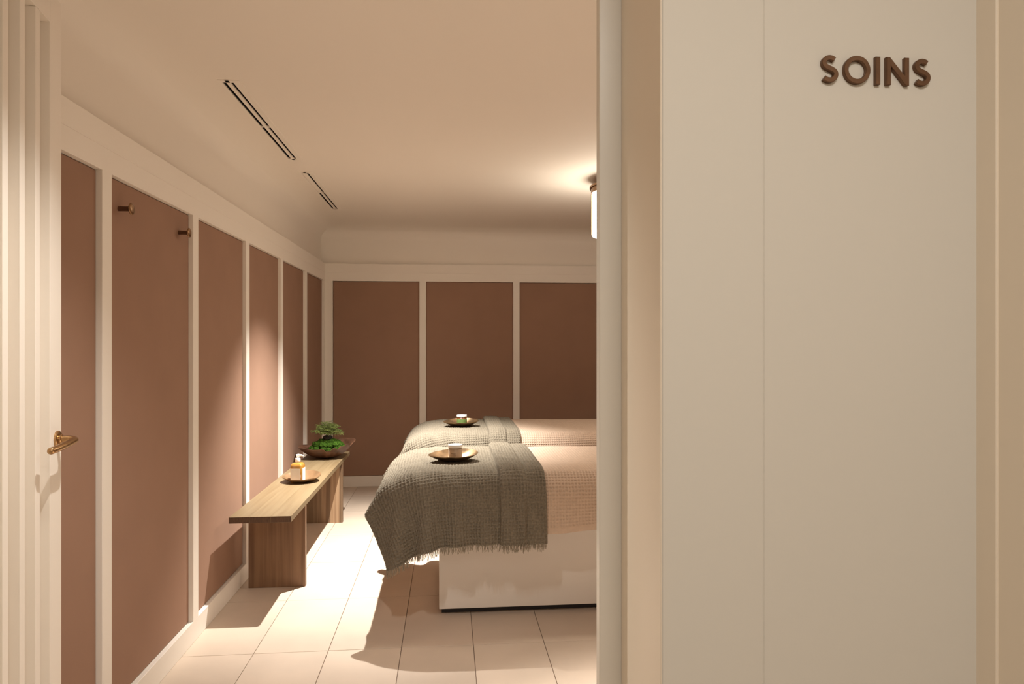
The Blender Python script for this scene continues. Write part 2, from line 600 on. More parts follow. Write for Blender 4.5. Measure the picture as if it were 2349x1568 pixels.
me = mesh_py('collar', *tube_geo([(hx, 0.005, hz), (hx, 0.011, hz), (hx, 0.013, hz)], [0.0120, 0.0120, 0.0100], 20))
shade(me, 40)
cl_ = link('collar', me, 'brass', ro)
cl_.matrix_parent_inverse = ro.matrix_basis.inverted()

# ------------------------------------------------------------------ SOINS sign on the corridor wall
sign = empty('wall_sign', (0.4537, YW, 1.6172))
tag(sign, 'raised bronze letters spelling SOINS on the cream corridor wall', 'sign')
LH, LT, SWD = 0.0342, 0.0052, 0.0061    # letter height, thickness, stroke width


def letter_obj(name, outline_rings, x0):
    """outline ring(s) in (x, z): outer first, optional hole; extruded with a small bevel on the front"""
    bm = bmesh.new()
    fr, mid, bk = [], [], []
    def inset(ring, d):
        n = len(ring); out = []
        for i in range(n):
            p0, p1, p2 = Vector(ring[i - 1]), Vector(ring[i]), Vector(ring[(i + 1) % n])
            e1, e2 = (p1 - p0).normalized(), (p2 - p1).normalized()
            n1, n2 = Vector((-e1.y, e1.x)), Vector((-e2.y, e2.x))
            bis = (n1 + n2)
            if bis.length < 1e-6: bis = n1
            bis.normalize()
            c = max(0.35, bis.dot(n1))
            out.append(p1 + bis * (d / c))
        return out
    rings_f = []
    for ring in outline_rings:
        ins = inset(ring, 0.00055)
        vb = [bm.verts.new((p[0], 0.002, p[1])) for p in ring]
        vm = [bm.verts.new((p[0], -LT + 0.0006, p[1])) for p in ring]
        vf = [bm.verts.new((p[0], -LT, p[1])) for p in ins]
        n = len(ring)
        for i in range(n):
            j = (i + 1) % n
            bm.faces.new((vb[i], vb[j], vm[j], vm[i]))
            bm.faces.new((vm[i], vm[j], vf[j], vf[i]))
        rings_f.append(vf)
    es = []
    for vf in rings_f:
        n = len(vf)
        for i in range(n):
            es.append(bm.edges.get((vf[i], vf[(i + 1) % n])))
    bmesh.ops.triangle_fill(bm, use_beauty=True, use_dissolve=True, edges=es, normal=(0, -1, 0))
    bmesh.ops.recalc_face_normals(bm, faces=bm.faces)
    me = bpy.data.meshes.new(name)
    bm.to_mesh(me); bm.free()
    o = link(name, me, 'bronze_dark', sign)
    o.location = (x0, 0, 0)
    return o


def stroke_ring(path, w):
    """closed outline of a stroke with square ends, counter-clockwise"""
    n = len(path); L_, R_ = [], []
    for i in range(n):
        a, b2 = Vector(path[max(i - 1, 0)]), Vector(path[min(i + 1, n - 1)])
        t = (b2 - a).normalized(); nn = Vector((-t.y, t.x))
        p = Vector(path[i])
        L_.append(tuple(p + nn * w / 2)); R_.append(tuple(p - nn * w / 2))
    return R_ + L_[::-1]


def s_path():
    ht = LH - SWD
    rx = 0.0078; r1 = ht * 0.245; r2 = ht * 0.275
    cx = 0.0116; zt = LH - SWD / 2 - r1; zb2 = SWD / 2 + r2
    p = []
    for k in range(15):     # upper bowl: from the top-right tip over and down the left
        a = R(38 + (215 - 38) * k / 14)
        p.append((cx + rx * math.cos(a) * 1.0, zt + r1 * math.sin(a)))
    lo = []
    for k in range(15):     # lower bowl: from the right shoulder round to the bottom-left tip
        a = R(35 - (35 + 142) * k / 14)
        lo.append((cx + rx * 1.10 * math.cos(a) - 0.0004, zb2 + r2 * math.sin(a)))
    a, b2 = Vector(p[-1]), Vector(lo[0])
    for k in range(1, 6):
        t = k / 6
        p.append(tuple(a.lerp(b2, t)))
    return p + lo


sp = s_path()
# smooth the joints of the S
for _ in range(4):
    q = [sp[0]] + [tuple((Vector(sp[i - 1]) + Vector(sp[i]) * 2 + Vector(sp[i + 1])) / 4) for i in range(1, len(sp) - 1)] + [sp[-1]]
    sp = q
sring = stroke_ring(sp, SWD)
letter_obj('letter_s', [sring], 0.0)
NO = 48
ro_, ri_ = LH / 2 + 0.0001, LH / 2 - SWD + 0.0002
oc = (0.0171, LH / 2)
outer = [(oc[0] + ro_ * math.cos(2 * math.pi * k / NO), oc[1] + ro_ * math.sin(2 * math.pi * k / NO)) for k in range(NO)]
inner = [(oc[0] + ri_ * math.cos(-2 * math.pi * k / NO), oc[1] + ri_ * math.sin(-2 * math.pi * k / NO)) for k in range(NO)]
letter_obj('letter_o', [outer, inner], 0.0296)
letter_obj('letter_i', [[(0, 0), (SWD, 0), (SWD, LH), (0, LH)]], 0.0706)
NW = 0.0299
letter_obj('letter_n', [[(0, 0), (SWD, 0), (SWD, LH * 0.66), (NW - SWD * 0.86, 0), (NW, 0), (NW, LH), (NW - SWD, LH), (NW - SWD, LH * 0.36), (SWD * 0.80, LH), (0, LH)]], 0.0845)
letter_obj('letter_s', [sring], 0.1205)

# ------------------------------------------------------------------ ceiling lamp
lamp = empty('ceiling_lamp', (1.10, 4.22, ZC))
tag(lamp, 'glowing cylindrical ceiling lamp with a bronze cap, beside the door jamb', 'lamp')
LR = 0.200
link('stem', lathe('stem', [(0.035, 0.0), (0.035, -0.008), (0.012, -0.010), (0.012, -0.052)], 24), 'bronze', lamp)
link('cap', lathe('cap', [(0.02, -0.050), (LR + 0.012, -0.050), (LR + 0.012, -0.062), (LR + 0.003, -0.064), (LR + 0.003, -0.095), (LR - 0.004, -0.095)], 64), 'bronze', lamp)
link('shade', lathe('shade', [(LR - 0.002, -0.090), (LR - 0.002, -0.350), (LR - 0.005, -0.360)], 64, cap=False), 'shade', lamp)
link('diffuser', lathe('diffuser', [(LR - 0.005, -0.360), (LR - 0.02, -0.366), (0.0, -0.376)], 64, cap=False), 'shade', lamp)
for k in range(4):
    a = R(166 + 90 * k)
    px, py = (LR + 0.001) * math.cos(a), (LR + 0.001) * math.sin(a)
    link('strut', mesh_py('strut', *tube_geo([(px, py, -0.09), (px, py, -0.352)], 0.0022, 6)), 'bronze', lamp)

# ------------------------------------------------------------------ coat hooks on the left wall
for y, z, lab in ((2.432, 1.752, 'bronze disc coat hook on the brown wall panel, nearer the slatted door'),
                  (2.952, 1.754, 'bronze disc coat hook beside the white stile, farther from the slatted door')):
    h = empty('coat_hook', (XP, y, z))
    h.rotation_euler = (0, R(90), 0)
    tag(h, lab, 'hook', 'pair of coat hooks')
    link('stem', lathe('stem', [(0.0085, 0), (0.0085, 0.040)], 20), 'bronze_dark', h)
    link('disc', lathe('disc', [(0.0, 0.037), (0.0175, 0.0385), (0.0200, 0.0405), (0.0200, 0.0425), (0.0185, 0.0445), (0.010, 0.0465), (0.0, 0.047)], 36, cap=False), 'bronze', h)

# ------------------------------------------------------------------ bench
BX0, BX1, BY0, BY1, BZ, BT = -1.0505, -0.7573, 3.394, 5.375, 0.4570, 0.0300
bench = empty('bench', ((BX0 + BX1) / 2, (BY0 + BY1) / 2, 0))
tag(bench, 'pale oak slab bench along the panelled wall', 'bench')
bw = (BX1 - BX0) / 2
cuts = [-bw, -bw + 0.098, -bw + 0.196, bw]
for k in range(3):
    o = link('plank', box_mesh('plank', cuts[k] + (0.0 if k == 0 else 0.0003), cuts[k + 1], BY0 - bench.location.y, BY1 - bench.location.y, BZ - BT, BZ, 0.0009, 1), 'oak_top', bench)
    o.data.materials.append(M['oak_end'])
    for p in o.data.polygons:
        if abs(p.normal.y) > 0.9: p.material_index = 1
for ly, mm in ((3.720, 'oak_leg'), (5.009, 'oak_leg_far')):
    link('leg', box_mesh('leg', -bw, bw, ly - bench.location.y, ly + 0.034 - bench.location.y, 0, BZ - BT, 0.0012, 1), mm, bench)

# ------------------------------------------------------------------ beds: solid used for draping
BEDF, BEDB, BEDL, BEDT = 3.080, 4.050, -0.340, 0.700
AX, AY, AZ = 0.26, 0.105, 0.125


class Solid:
    def __init__(s, ins):
        s.x0 = BEDL + ins + AX; s.ax = AX
        s.yc = (BEDF + BEDB) / 2; s.hy = (BEDB - BEDF) / 2 - ins - AY; s.ay = AY
        s.z0 = BEDT - ins - AZ; s.az = AZ

    def push(s, P):
        """move the points of P (n,3) that lie inside onto the surface; returns the contact mask"""
        touched = np.zeros(len(P), bool)
        for _ in range(3):
            dx = np.minimum(0, P[:, 0] - s.x0) / s.ax
            dyr = P[:, 1] - s.yc
            dy = np.sign(dyr) * np.maximum(0, np.abs(dyr) - s.hy) / s.ay
            dz = np.maximum(0, P[:, 2] - s.z0) / s.az
            G = np.sqrt(dx * dx + dy * dy + dz * dz)
            ins = (G < 1) & (P[:, 2] > 0.45)
            core = ins & (G < 1e-6)
            P[core, 2] = s.z0 + s.az
            ins &= ~core
            g = np.stack([dx / s.ax, dy / s.ay, dz / s.az], 1) / np.maximum(G, 1e-6)[:, None]
            l2 = (g * g).sum(1)
            st = (1 - G) / np.maximum(l2, 1e-9)
            P[ins] += (g * st[:, None])[ins]
            touched |= ins | core
        return touched


def drape(x0, x1, y0, y1, h, solid, steps=260, iters=10):
    """position-based cloth: a flat sheet laid over the bed comes to rest under gravity"""
    nx, ny = int(round((x1 - x0) / h)) + 1, int(round((y1 - y0) / h)) + 1
    X, Y = np.meshgrid(np.linspace(x0, x1, nx), np.linspace(y0, y1, ny), indexing='ij')
    hx_, hy_ = (x1 - x0) / (nx - 1), (y1 - y0) / (ny - 1)
    rs = np.random.RandomState(3)
    P = np.stack([X, Y, np.full_like(X, BEDT + 0.004)], -1)
    P[..., 2] += rs.uniform(0, 0.0015, X.shape)
    O = P.copy()
    hd_ = math.hypot(hx_, hy_)
    cons = []

    def add(di, dj, rest, k, strict):
        # colour the constraints so that no two of a batch share a point
        for ci in ((0, 1) if di else (0,)):
            for cj in ((0, 1) if dj else (0,)):
                A = np.zeros((nx, ny), bool)
                step_i, step_j = abs(di), abs(dj)
                I, J = np.indices((nx, ny))
                ok = (I + di < nx) & (J + dj < ny) & (J + dj >= 0)
                if di: ok &= ((I // step_i) % 2 == ci)
                if dj and not di: ok &= ((J // step_j) % 2 == cj)
                if di and cj: continue
                ii, jj = np.nonzero(ok)
                cons.append((ii * ny + jj, (ii + di) * ny + jj + dj, rest, k, strict))
    add(1, 0, hx_, 1.0, True); add(0, 1, hy_, 1.0, True)
    add(1, 1, hd_, 0.55, True); add(1, -1, hd_, 0.55, True)
    add(2, 0, 2 * hx_, 0.25, False); add(0, 2, 2 * hy_, 0.25, False)
    Pf, Of = P.reshape(-1, 3), O.reshape(-1, 3)
    hold = (Pf[:, 0] > -0.02) & (Pf[:, 1] > BEDF + 0.15) & (Pf[:, 1] < BEDB - 0.15)   # the part lying flat on the bed top
    rest_p = Pf[hold].copy(); rest_p[:, 2] = solid.z0 + solid.az
    for s in range(steps):
        V = (Pf - Of) * 0.965
        np.clip(V, -0.02, 0.02, out=V)
        Of = Pf.copy()
        Pf = Pf + V
        Pf[:, 2] -= 0.0016
        for it in range(iters):
            for a, b2, rest, k, strict in cons:
                d = Pf[b2] - Pf[a]
                L_ = np.sqrt((d * d).sum(1)) + 1e-9
                c = (L_ - rest) / L_ * 0.5 * k
                if not strict:
                    c = np.where(L_ < rest, c, 0)
                d *= c[:, None]
                Pf[a] += d
                Pf[b2] -= d
            if it % 3 == 2:
                solid.push(Pf)
            Pf[hold] = rest_p
        t = solid.push(Pf)
        Of[t] = Pf[t] - (Pf[t] - Of[t]) * 0.12
        Pf[hold] = rest_p
    return Pf.reshape(nx, ny, 3)


def spline_w(nc, nf, lo=0.0, hi=1.0):
    """cubic B-spline weights from nc samples to nf"""
    W = np.zeros((nf, nc))
    t = np.linspace(lo, hi, nf) * (nc - 1)
    i0 = np.clip(np.floor(t).astype(int), 0, nc - 2)
    f = t - i0
    b_ = [(1 - f) ** 3 / 6, (3 * f ** 3 - 6 * f ** 2 + 4) / 6, (-3 * f ** 3 + 3 * f ** 2 + 3 * f + 1) / 6, f ** 3 / 6]
    for k in range(4):
        j = i0 - 1 + k
        m_lo, m_hi = j < 0, j > nc - 1
        r = np.arange(nf)
        ok = ~(m_lo | m_hi)
        np.add.at(W, (r[ok], j[ok]), b_[k][ok])
        np.add.at(W, (r[m_lo], 0), 2 * b_[k][m_lo]); np.add.at(W, (r[m_lo], 1), -b_[k][m_lo])
        np.add.at(W, (r[m_hi], nc - 1), 2 * b_[k][m_hi]); np.add.at(W, (r[m_hi], nc - 2), -b_[k][m_hi])
    return W


def upsample(P, nu, nv):
    Wu, Wv = spline_w(P.shape[0], nu), spline_w(P.shape[1], nv)
    Q = np.einsum('ai,ijk->ajk', Wu, P)
    return np.einsum('bj,ajk->abk', Wv, Q)


def normals(Q):
    du = np.gradient(Q, axis=0); dv = np.gradient(Q, axis=1)
    n = np.cross(du, dv)
    return n / (np.linalg.norm(n, axis=2, keepdims=True) + 1e-12)


def lownoise(U, V, seed, f):
    rs = np.random.RandomState(seed)
    out = np.zeros_like(U)
    for _ in range(7):
        a, b2, ph = rs.normal(0, f), rs.normal(0, f), rs.uniform(0, 6.28)
        out += np.sin(a * U + b2 * V + ph)
    return out / 7 ** 0.5


# ---- the throw: simulated once, shared by both beds
TX0, TX1, TY0, TY1 = -0.408, 0.452, 2.852, 4.270
sol_t = Solid(0.006)
cloth = drape(TX0, TX1, TY0, TY1, 0.0205, sol_t)
CELL = 0.0150
nu, nv = int((TX1 - TX0) / CELL * 6), int((TY1 - TY0) / CELL * 6)
Q = upsample(cloth, nu, nv)
Nn = normals(Q)
U, V = np.meshgrid(np.linspace(0, TX1 - TX0, nu), np.linspace(0, TY1 - TY0, nv), indexing='ij')
wu = U + 0.0026 * lownoise(U, V, 1, 22) + 0.0010 * lownoise(U, V, 5, 90)
wv = V + 0.0022 * lownoise(U, V, 2, 18) + 0.0011 * lownoise(U, V, 6, 90)
ru = np.abs(np.cos(math.pi * wu / CELL)) ** 4.0
rv = np.abs(np.cos(math.pi * wv / CELL)) ** 4.0
# basket weave: the two yarn directions pass over each other in turn
par = np.cos(math.pi * np.round(wu / CELL)) * np.cos(math.pi * np.round(wv / CELL))
amp = 1.0 + 0.22 * lownoise(U, V, 9, 60)
hgt = 0.0062 * np.maximum(ru * (1.0 + 0.12 * par), rv * (0.80 - 0.12 * par)) * amp
throw_pts = Q + Nn * hgt[..., None]
throw_me = grid_mesh('throw', throw_pts)
throw_me.materials.append(M['throw'])


def band_mesh(name, xa_, xb_, lift, vlo=0.0):
    i0, i1 = int((xa_ - TX0) / (TX1 - TX0) * (nu - 1)), int((xb_ - TX0) / (TX1 - TX0) * (nu - 1))
    j0 = int(vlo * (nv - 1))
    i1 = min(i1, nu - 1)
    w = np.linspace(-1, 1, i1 - i0 + 1)
    prof_ = (1 - np.abs(w) ** 10)[:, None]
    off = lift * prof_ + hgt[i0:i1 + 1, j0:] * 1.0
    B = Q[i0:i1 + 1, j0:] + Nn[i0:i1 + 1, j0:] * off[..., None]
    me_ = grid_mesh(name, B)
    me_.materials.append(M['throw'])
    return me_, B


band_a, BA = band_mesh('folded_band', 0.236, 0.362, 0.022)
band_b, BB = band_mesh('folded_band', 0.352, 0.470, 0.012)


def fringe_mesh(name, edge, nrm, seed, length=0.032, step=0.0034):
    """hanging yarn ends along a hem; edge: (n,3) points"""
    rs = random.Random(seed)
    seg = np.linalg.norm(np.diff(edge, axis=0), axis=1)
    s = np.concatenate([[0], np.cumsum(seg)])
    n = int(s[-1] / step)
    parts = []
    clump = 0.0
    for k in range(n):
        t = (k + rs.uniform(-0.3, 0.3)) / n * s[-1]
        p = Vector([np.interp(t, s, edge[:, c]) for c in range(3)])
        if k % 3 == 0:
            clump = rs.uniform(-0.4, 0.4)
            cl = rs.uniform(0.7, 1.15)
        L_ = length * cl * rs.uniform(0.85, 1.1)
        d = Vector(((clump + rs.uniform(-0.2, 0.2)) * 0.5, rs.uniform(-0.28, 0.22), -1)).normalized()
        b2 = Vector((rs.uniform(-0.3, 0.3), rs.uniform(-0.3, 0.3), 0)) * L_ * 0.35
        pts_ = [p + Vector((0, 0, 0.002)), p + d * L_ * 0.5 + b2, p + d * L_]
        parts.append(tube_geo(pts_, [0.0013, 0.0012, 0.0007], 4, caps=False))
    return mesh_py(name, *join_geo(parts))


fr1 = fringe_mesh('fringe', throw_pts[::6, 1], None, 1)
fr2 = fringe_mesh('fringe', throw_pts[::6, -2], None, 2)
fr3 = fringe_mesh('fringe', np.concatenate([BA[4:-4:6, 1], BB[6:-2:6, 1]]), None, 3, 0.034)
for f_ in (fr1, fr2, fr3):
    f_.materials.append(M['throw2'])

# ---- pink waffle bedspread: cross-section swept along the bed
SX0, SX1 = 0.10, 1.735
sol = Solid(0.014)
HEM = 0.430


def path_pts(n):
    """front hem -> over the top -> back hem, evenly spaced"""
    yf, yb2 = sol.yc - sol.hy - sol.ay, sol.yc + sol.hy + sol.ay
    raw = []
    for k in range(40): raw.append((yf, HEM + (sol.z0 - HEM) * k / 40))
    for k in range(60):
        a = math.pi - math.pi / 2 * k / 60
        raw.append((sol.yc - sol.hy + sol.ay * math.cos(a), sol.z0 + sol.az * math.sin(a)))
    for k in range(80): raw.append((sol.yc - sol.hy + 2 * sol.hy * k / 80, sol.z0 + sol.az))
    for k in range(60):
        a = math.pi / 2 - math.pi / 2 * k / 60
        raw.append((sol.yc + sol.hy + sol.ay * math.cos(a), sol.z0 + sol.az * math.sin(a)))
    for k in range(41): raw.append((yb2, sol.z0 - (sol.z0 - HEM) * k / 40))
    raw = np.array(raw)
    s = np.concatenate([[0], np.cumsum(np.linalg.norm(np.diff(raw, axis=0), axis=1))])
    t = np.linspace(0, s[-1], n)
    return np.stack([np.interp(t, s, raw[:, 0]), np.interp(t, s, raw[:, 1])], 1), s[-1]


SC = 0.0152
_, plen = path_pts(10)
sn_u, sn_v = int((SX1 - SX0) / SC * 5), int(plen / SC * 5)
pp, plen = path_pts(sn_v)
U2, V2 = np.meshgrid(np.linspace(SX0, SX1, sn_u), np.linspace(0, plen, sn_v), indexing='ij')
S = np.stack([U2, np.broadcast_to(pp[:, 0], U2.shape), np.broadcast_to(pp[:, 1], U2.shape)], -1).copy()
hang = np.clip((sol.z0 - S[..., 2]) / (sol.z0 - HEM), 0, 1)
sgn = np.where(S[..., 1] < sol.yc, -1.0, 1.0)
away = np.clip((U2 - 0.40) / 0.15, 0, 1)
S[..., 1] += sgn * hang * away * (0.010 + 0.012 * np.sin(U2 * 13 + 0.6) + 0.006 * np.sin(U2 * 29))
S[..., 2] += hang * 0.012 * np.sin(U2 * 7.5 + 2.2)
topm = np.clip((S[..., 2] - sol.z0) / sol.az, 0, 1)
S[..., 2] += topm * 0.004 * lownoise(U2, V2, 11, 7)
N2 = normals(S)
w_u = U2 + 0.0035 * lownoise(U2, V2, 21, 5) + 0.05 * np.clip(0.55 - V2, 0, 1) * 0.0
w_v = V2 + 0.0025 * lownoise(U2, V2, 22, 5)
h2 = 0.0056 * np.maximum(np.abs(np.cos(math.pi * w_u / SC)) ** 3.0, np.abs(np.cos(math.pi * w_v / SC)) ** 3.0)
hemf = np.clip((np.minimum(V2, plen - V2) - 0.020) / 0.008, 0.15, 1)
S = S + N2 * (h2 * hemf)[..., None]
sheet_me = grid_mesh('bedspread', S)
sheet_me.materials.append(M['sheet'])

# ---- mattress: the solid itself, a little smaller
def mattress_mesh():
    s = Solid(0.022)
    bm = bmesh.new()
    x_r = 1.72
    bmesh.ops.create_cube(bm, size=1.0)
    bmesh.ops.subdivide_edges(bm, edges=list(bm.edges), cuts=24, use_grid_fill=True)
    xl, yf, yb2, zb2, zt = s.x0 - s.ax, s.yc - s.hy - s.ay, s.yc + s.hy + s.ay, 0.50, s.z0 + s.az
    for v in bm.verts:
        p = [xl + (v.co.x + 0.5) * (x_r - xl), yf + (v.co.y + 0.5) * (yb2 - yf), zb2 + (v.co.z + 0.5) * (zt - zb2)]
        dx = min(0, p[0] - s.x0) / s.ax
        dy = p[1] - s.yc
        dyn = math.copysign(max(0, abs(dy) - s.hy), dy) / s.ay
        dz = max(0, p[2] - s.z0) / s.az
        g = math.sqrt(dx * dx + dyn * dyn + dz * dz)
        if g > 1:
            dx, dyn, dz = dx / g, dyn / g, dz / g
            if dx < 0: p[0] = s.x0 + dx * s.ax
            if dyn: p[1] = s.yc + math.copysign(s.hy, dy) + dyn * s.ay
            if dz > 0: p[2] = s.z0 + dz * s.az
        v.co = p
    me_ = bpy.data.meshes.new('mattress')
    bm.to_mesh(me_); bm.free()
    shade(me_, 50)
    me_.materials.append(M['mattress'])
    return me_


matt_me = mattress_mesh()
BSX0, BSX1, BSY0, BSY1 = -0.0430, 1.60, 3.263, 3.90
base_me = box_mesh('base', BSX0, BSX1, BSY0, BSY1, 0.030, 0.505, 0.003, 2)
plinth_me = box_mesh('plinth', BSX0 + 0.012, BSX1 - 0.012, BSY0 + 0.035, BSY1 - 0.035, 0.0, 0.034)
base_me.materials.append(M['bed_base'])
plinth_me.materials.append(M['plinth'])
for (dx, dy), side in (((0, 0), 'near'), ((0.035, 1.40), 'far')):
    near = side == 'near'
    bed = empty('massage_bed', (dx, dy, 0))
    tag(bed, 'white box treatment bed nearest the doorway' if near else 'second treatment bed, behind, beside the back wall', 'bed', 'treatment beds')
    link('base', base_me, None, bed); link('plinth', plinth_me, None, bed); link('mattress', matt_me, None, bed)
    sh = link('bedspread', sheet_me)
    sh.location = (dx, dy, 0)
    tag(sh, 'pink waffle bedspread hanging over the white base of the front bed' if near else 'pink waffle bedspread on the rear bed against the back wall', 'bedspread', 'pink bedspreads')
    th = empty('throw_blanket', (dx, dy, 0))
    tag(th, 'olive woven throw with fringe hanging down the side of the front bed' if near else 'olive woven throw on the rear bed, under the green jar', 'throw', 'olive throws')
    wv_ = link('woven_cloth', throw_me, None, th)
    link('folded_band', band_a, None, th); link('folded_band', band_b, None, th)
    for f_ in (fr1, fr2, fr3):
        tag(link('fringe', f_, None, wv_), kind='stuff')

# ------------------------------------------------------------------ dishes, jars, bottle
def dish_mesh(name, a, b2, h, tip_l, tip_r, rise, seed, n=72, m_=16, th=0.0028):
    """boat-shaped hammered dish: pointed left end, rounder right end, rim of uneven height"""
    rs = random.Random(seed)
    ph = [rs.uniform(0, 6.28) for _ in range(4)]
    def rim(t):
        c, s_ = math.cos(t), math.sin(t)
        sharp = tip_r if c > 0 else tip_l
        return a * c, b2 * math.copysign(abs(s_) ** sharp, s_) * (1 + 0.02 * math.sin(3 * t + ph[0]))
    vs_, fs = [], []
    def layer(off):
        base = len(vs_)
        vs_.append((0, 0, off))
        for i in range(1, m_ + 1):
            r = i / m_
            for k in range(n):
                t = 2 * math.pi * k / n
                x_, y_ = rim(t)
                hr = h * (1 + rise * math.cos(t) + 0.24 * math.sin(t) + 0.06 * math.sin(2 * t + ph[1]))
                prof_ = max(0.0, (r - 0.38) / 0.62) ** 1.55
                z_ = hr * prof_ + 0.0006 * math.sin(9 * t + 5 * r + ph[2]) * r
                vs_.append((x_ * r, y_ * r, z_ + off))
        return base
    b_in, b_out = layer(th), layer(0.0)
    for base, fl_ in ((b_in, False), (b_out, True)):
        for k in range(n):
            k2 = (k + 1) % n
            f = (base, base + 1 + k, base + 1 + k2)
            fs.append(f[::-1] if fl_ else f)
        for i in range(m_ - 1):
            for k in range(n):
                k2 = (k + 1) % n
                f = (base + 1 + i * n + k, base + 1 + (i + 1) * n + k, base + 1 + (i + 1) * n + k2, base + 1 + i * n + k2)
                fs.append(f[::-1] if fl_ else f)
    for k in range(n):
        k2 = (k + 1) % n
        r0 = 1 + (m_ - 1) * n
        fs.append((b_in + r0 + k, b_out + r0 + k, b_out + r0 + k2, b_in + r0 + k2))
    me_ = mesh_py(name, vs_, fs)
    shade(me_, 60)
    return me_


DZ = BEDT + 0.0035
d1 = link('dish', dish_mesh('dish', 0.126, 0.084, 0.033, 1.25, 0.95, 0.10, 2), 'dish_bronze')
d1.location = (0.026, 3.46, DZ); d1.rotation_euler = (0, 0, R(9))
tag(d1, 'boat-shaped bronze dish on the front bed holding the tan jar', 'dish', 'bronze dishes')
d2 = link('dish', dish_mesh('dish', 0.126, 0.084, 0.033, 1.2, 0.95, 0.08, 5), 'dish_bronze')
d2.location = (0.092, 4.88, DZ); d2.rotation_euler = (0, 0, R(4))
tag(d2, 'boat-shaped bronze dish on the rear bed holding the green jar', 'dish', 'bronze dishes')
d3 = link('dish', dish_mesh('dish', 0.112, 0.105, 0.034, 1.12, 0.82, 0.10, 8), 'dish_wood')
d3.location = (-0.884, 4.235, BZ); d3.rotation_euler = (0, 0, R(14))
tag(d3, 'shallow brown dish on the oak bench holding the soap bottle', 'dish')


def jar(loc, r, hb, label, body, bodymat, band=None):
    j = empty('jar', loc)
    tag(j, label, 'jar', 'cosmetic jars')
    link('body', lathe('body', [(r * 0.90, 0.0), (r * 0.97, 0.002), (r * 0.97, hb - 0.004), (r * 0.90, hb - 0.001), (r * 0.88, hb + 0.004)], 48), bodymat, j)
    link('lid', lathe('lid', [(r * 0.99, hb + 0.0030), (r, hb + 0.0038), (r, hb + 0.0150), (r * 0.97, hb + 0.0172), (0.0, hb + 0.0176)], 48, cap=False), 'white_plastic', j)
    if band:
        link('label', lathe('label', [(r * 0.976, 0.004), (r * 0.985, 0.005), (r * 0.985, hb * 0.80), (r * 0.976, hb * 0.80 + 0.001)], 48, cap=False), band, j)
    return j


def print_lines(par, r, rows, phi0):
    """thin rows of illegible small print on the curved front of a jar"""
    vs_, fs = [], []
    rs = random.Random(3)
    for z, h_, w0, w1 in rows:
        a = w0
        while a < w1:
            w = rs.uniform(0.025, 0.055)
            for aa, zz in ((a, z), (a + w, z), (a + w, z + h_), (a, z + h_)):
                vs_.append((r * math.cos(phi0 + aa), r * math.sin(phi0 + aa), zz))
            n_ = len(vs_)
            fs.append((n_ - 4, n_ - 3, n_ - 2, n_ - 1))
            a += w + 0.014
    link('print', mesh_py('print', vs_, fs), 'print', [c for c in par.children if c.name.startswith('body')][0])


j1 = jar((0.036, 3.455, DZ + 0.0030), 0.0360, 0.060, 'tan jar with white lid in the dish on the front bed', 'tan', 'jar_tan')
print_lines(j1, 0.0360 * 0.97 + 0.0003, [(0.0330, 0.0032, -0.55, 0.10), (0.0265, 0.0018, -0.75, 0.25), (0.0225, 0.0016, -0.70, 0.15)], R(-96))
j2 = jar((0.097, 4.875, DZ + 0.0030), 0.0365, 0.058, 'small jar with green label and white lid on the rear bed', 'amber', 'jar_amber', 'label_green')


def rounded_square(w, d, r, z, n=6):
    out = []
    for cx, cy, a0 in ((w - r, d - r, 0), (-w + r, d - r, 90), (-w + r, -d + r, 180), (w - r, -d + r, 270)):
        for k in range(n + 1):
            a = R(a0 + 90 * k / n)
            out.append((cx + r * math.cos(a), cy + r * math.sin(a), z))
    return out


def loft(name, rings):
    n = len(rings[0]); vs_ = [p for r_ in rings for p in r_]; fs = []
    for i in range(len(rings) - 1):
        for k in range(n):
            k2 = (k + 1) % n
            fs.append((i * n + k, i * n + k2, (i + 1) * n + k2, (i + 1) * n + k))
    fs.append(tuple(reversed(range(n)))); fs.append(tuple((len(rings) - 1) * n + k for k in range(n)))
    me_ = mesh_py(name, vs_, fs); shade(me_, 45)
    return me_


bo = empty('soap_bottle', (-0.902, 4.215, BZ + 0.0040), R(-22 + 14))
tag(bo, 'amber pump soap bottle with white labels standing on the bench dish', 'bottle')
hw = 0.0360
rings = [rounded_square(hw * 0.96, hw * 0.96, 0.014, 0.0), rounded_square(hw, hw, 0.015, 0.003), rounded_square(hw, hw, 0.015, 0.094)]
for k in range(1, 7):
    a = math.pi / 2 * k / 6
    s_ = 1 - 0.62 * (1 - math.cos(a))
    rings.append(rounded_square(hw * s_, hw * s_, 0.015 * s_ + 0.004 * (1 - s_), 0.094 + 0.022 * math.sin(a)))
link('body', loft('body', rings), 'amber', bo)
lab_f = box_mesh('label', -0.0300, 0.0255, -hw - 0.0007, -hw + 0.0002, 0.006, 0.082)
lab_s = box_mesh('label', hw - 0.0002, hw + 0.0007, -0.0205, 0.0255, 0.006, 0.082)
l1 = link('label', lab_f, 'label_white', bo); l2 = link('label', lab_s, 'label_white', bo)
vs_, fs = [], []
for k in range(5):
    x_ = -0.0105 + 0.0045 * k
    vs_ += [(x_, -hw - 0.0010, 0.0100), (x_ + 0.0032, -hw - 0.0010, 0.0100), (x_ + 0.0032, -hw - 0.0010, 0.0140), (x_, -hw - 0.0010, 0.0140)]
    fs.append(tuple(range(4 * k, 4 * k + 4)))
link('print', mesh_py('print', vs_, fs), 'print', l1)
link('neck', lathe('neck', [(0.0135, 0.112), (0.0125, 0.122)], 28), 'white_plastic', bo)
co_ = link('collar', lathe('collar', [(0.0155, 0.119), (0.0160, 0.120), (0.0160, 0.138), (0.0145, 0.141), (0.006, 0.142), (0.0055, 0.152)], 28), 'white_plastic', bo)
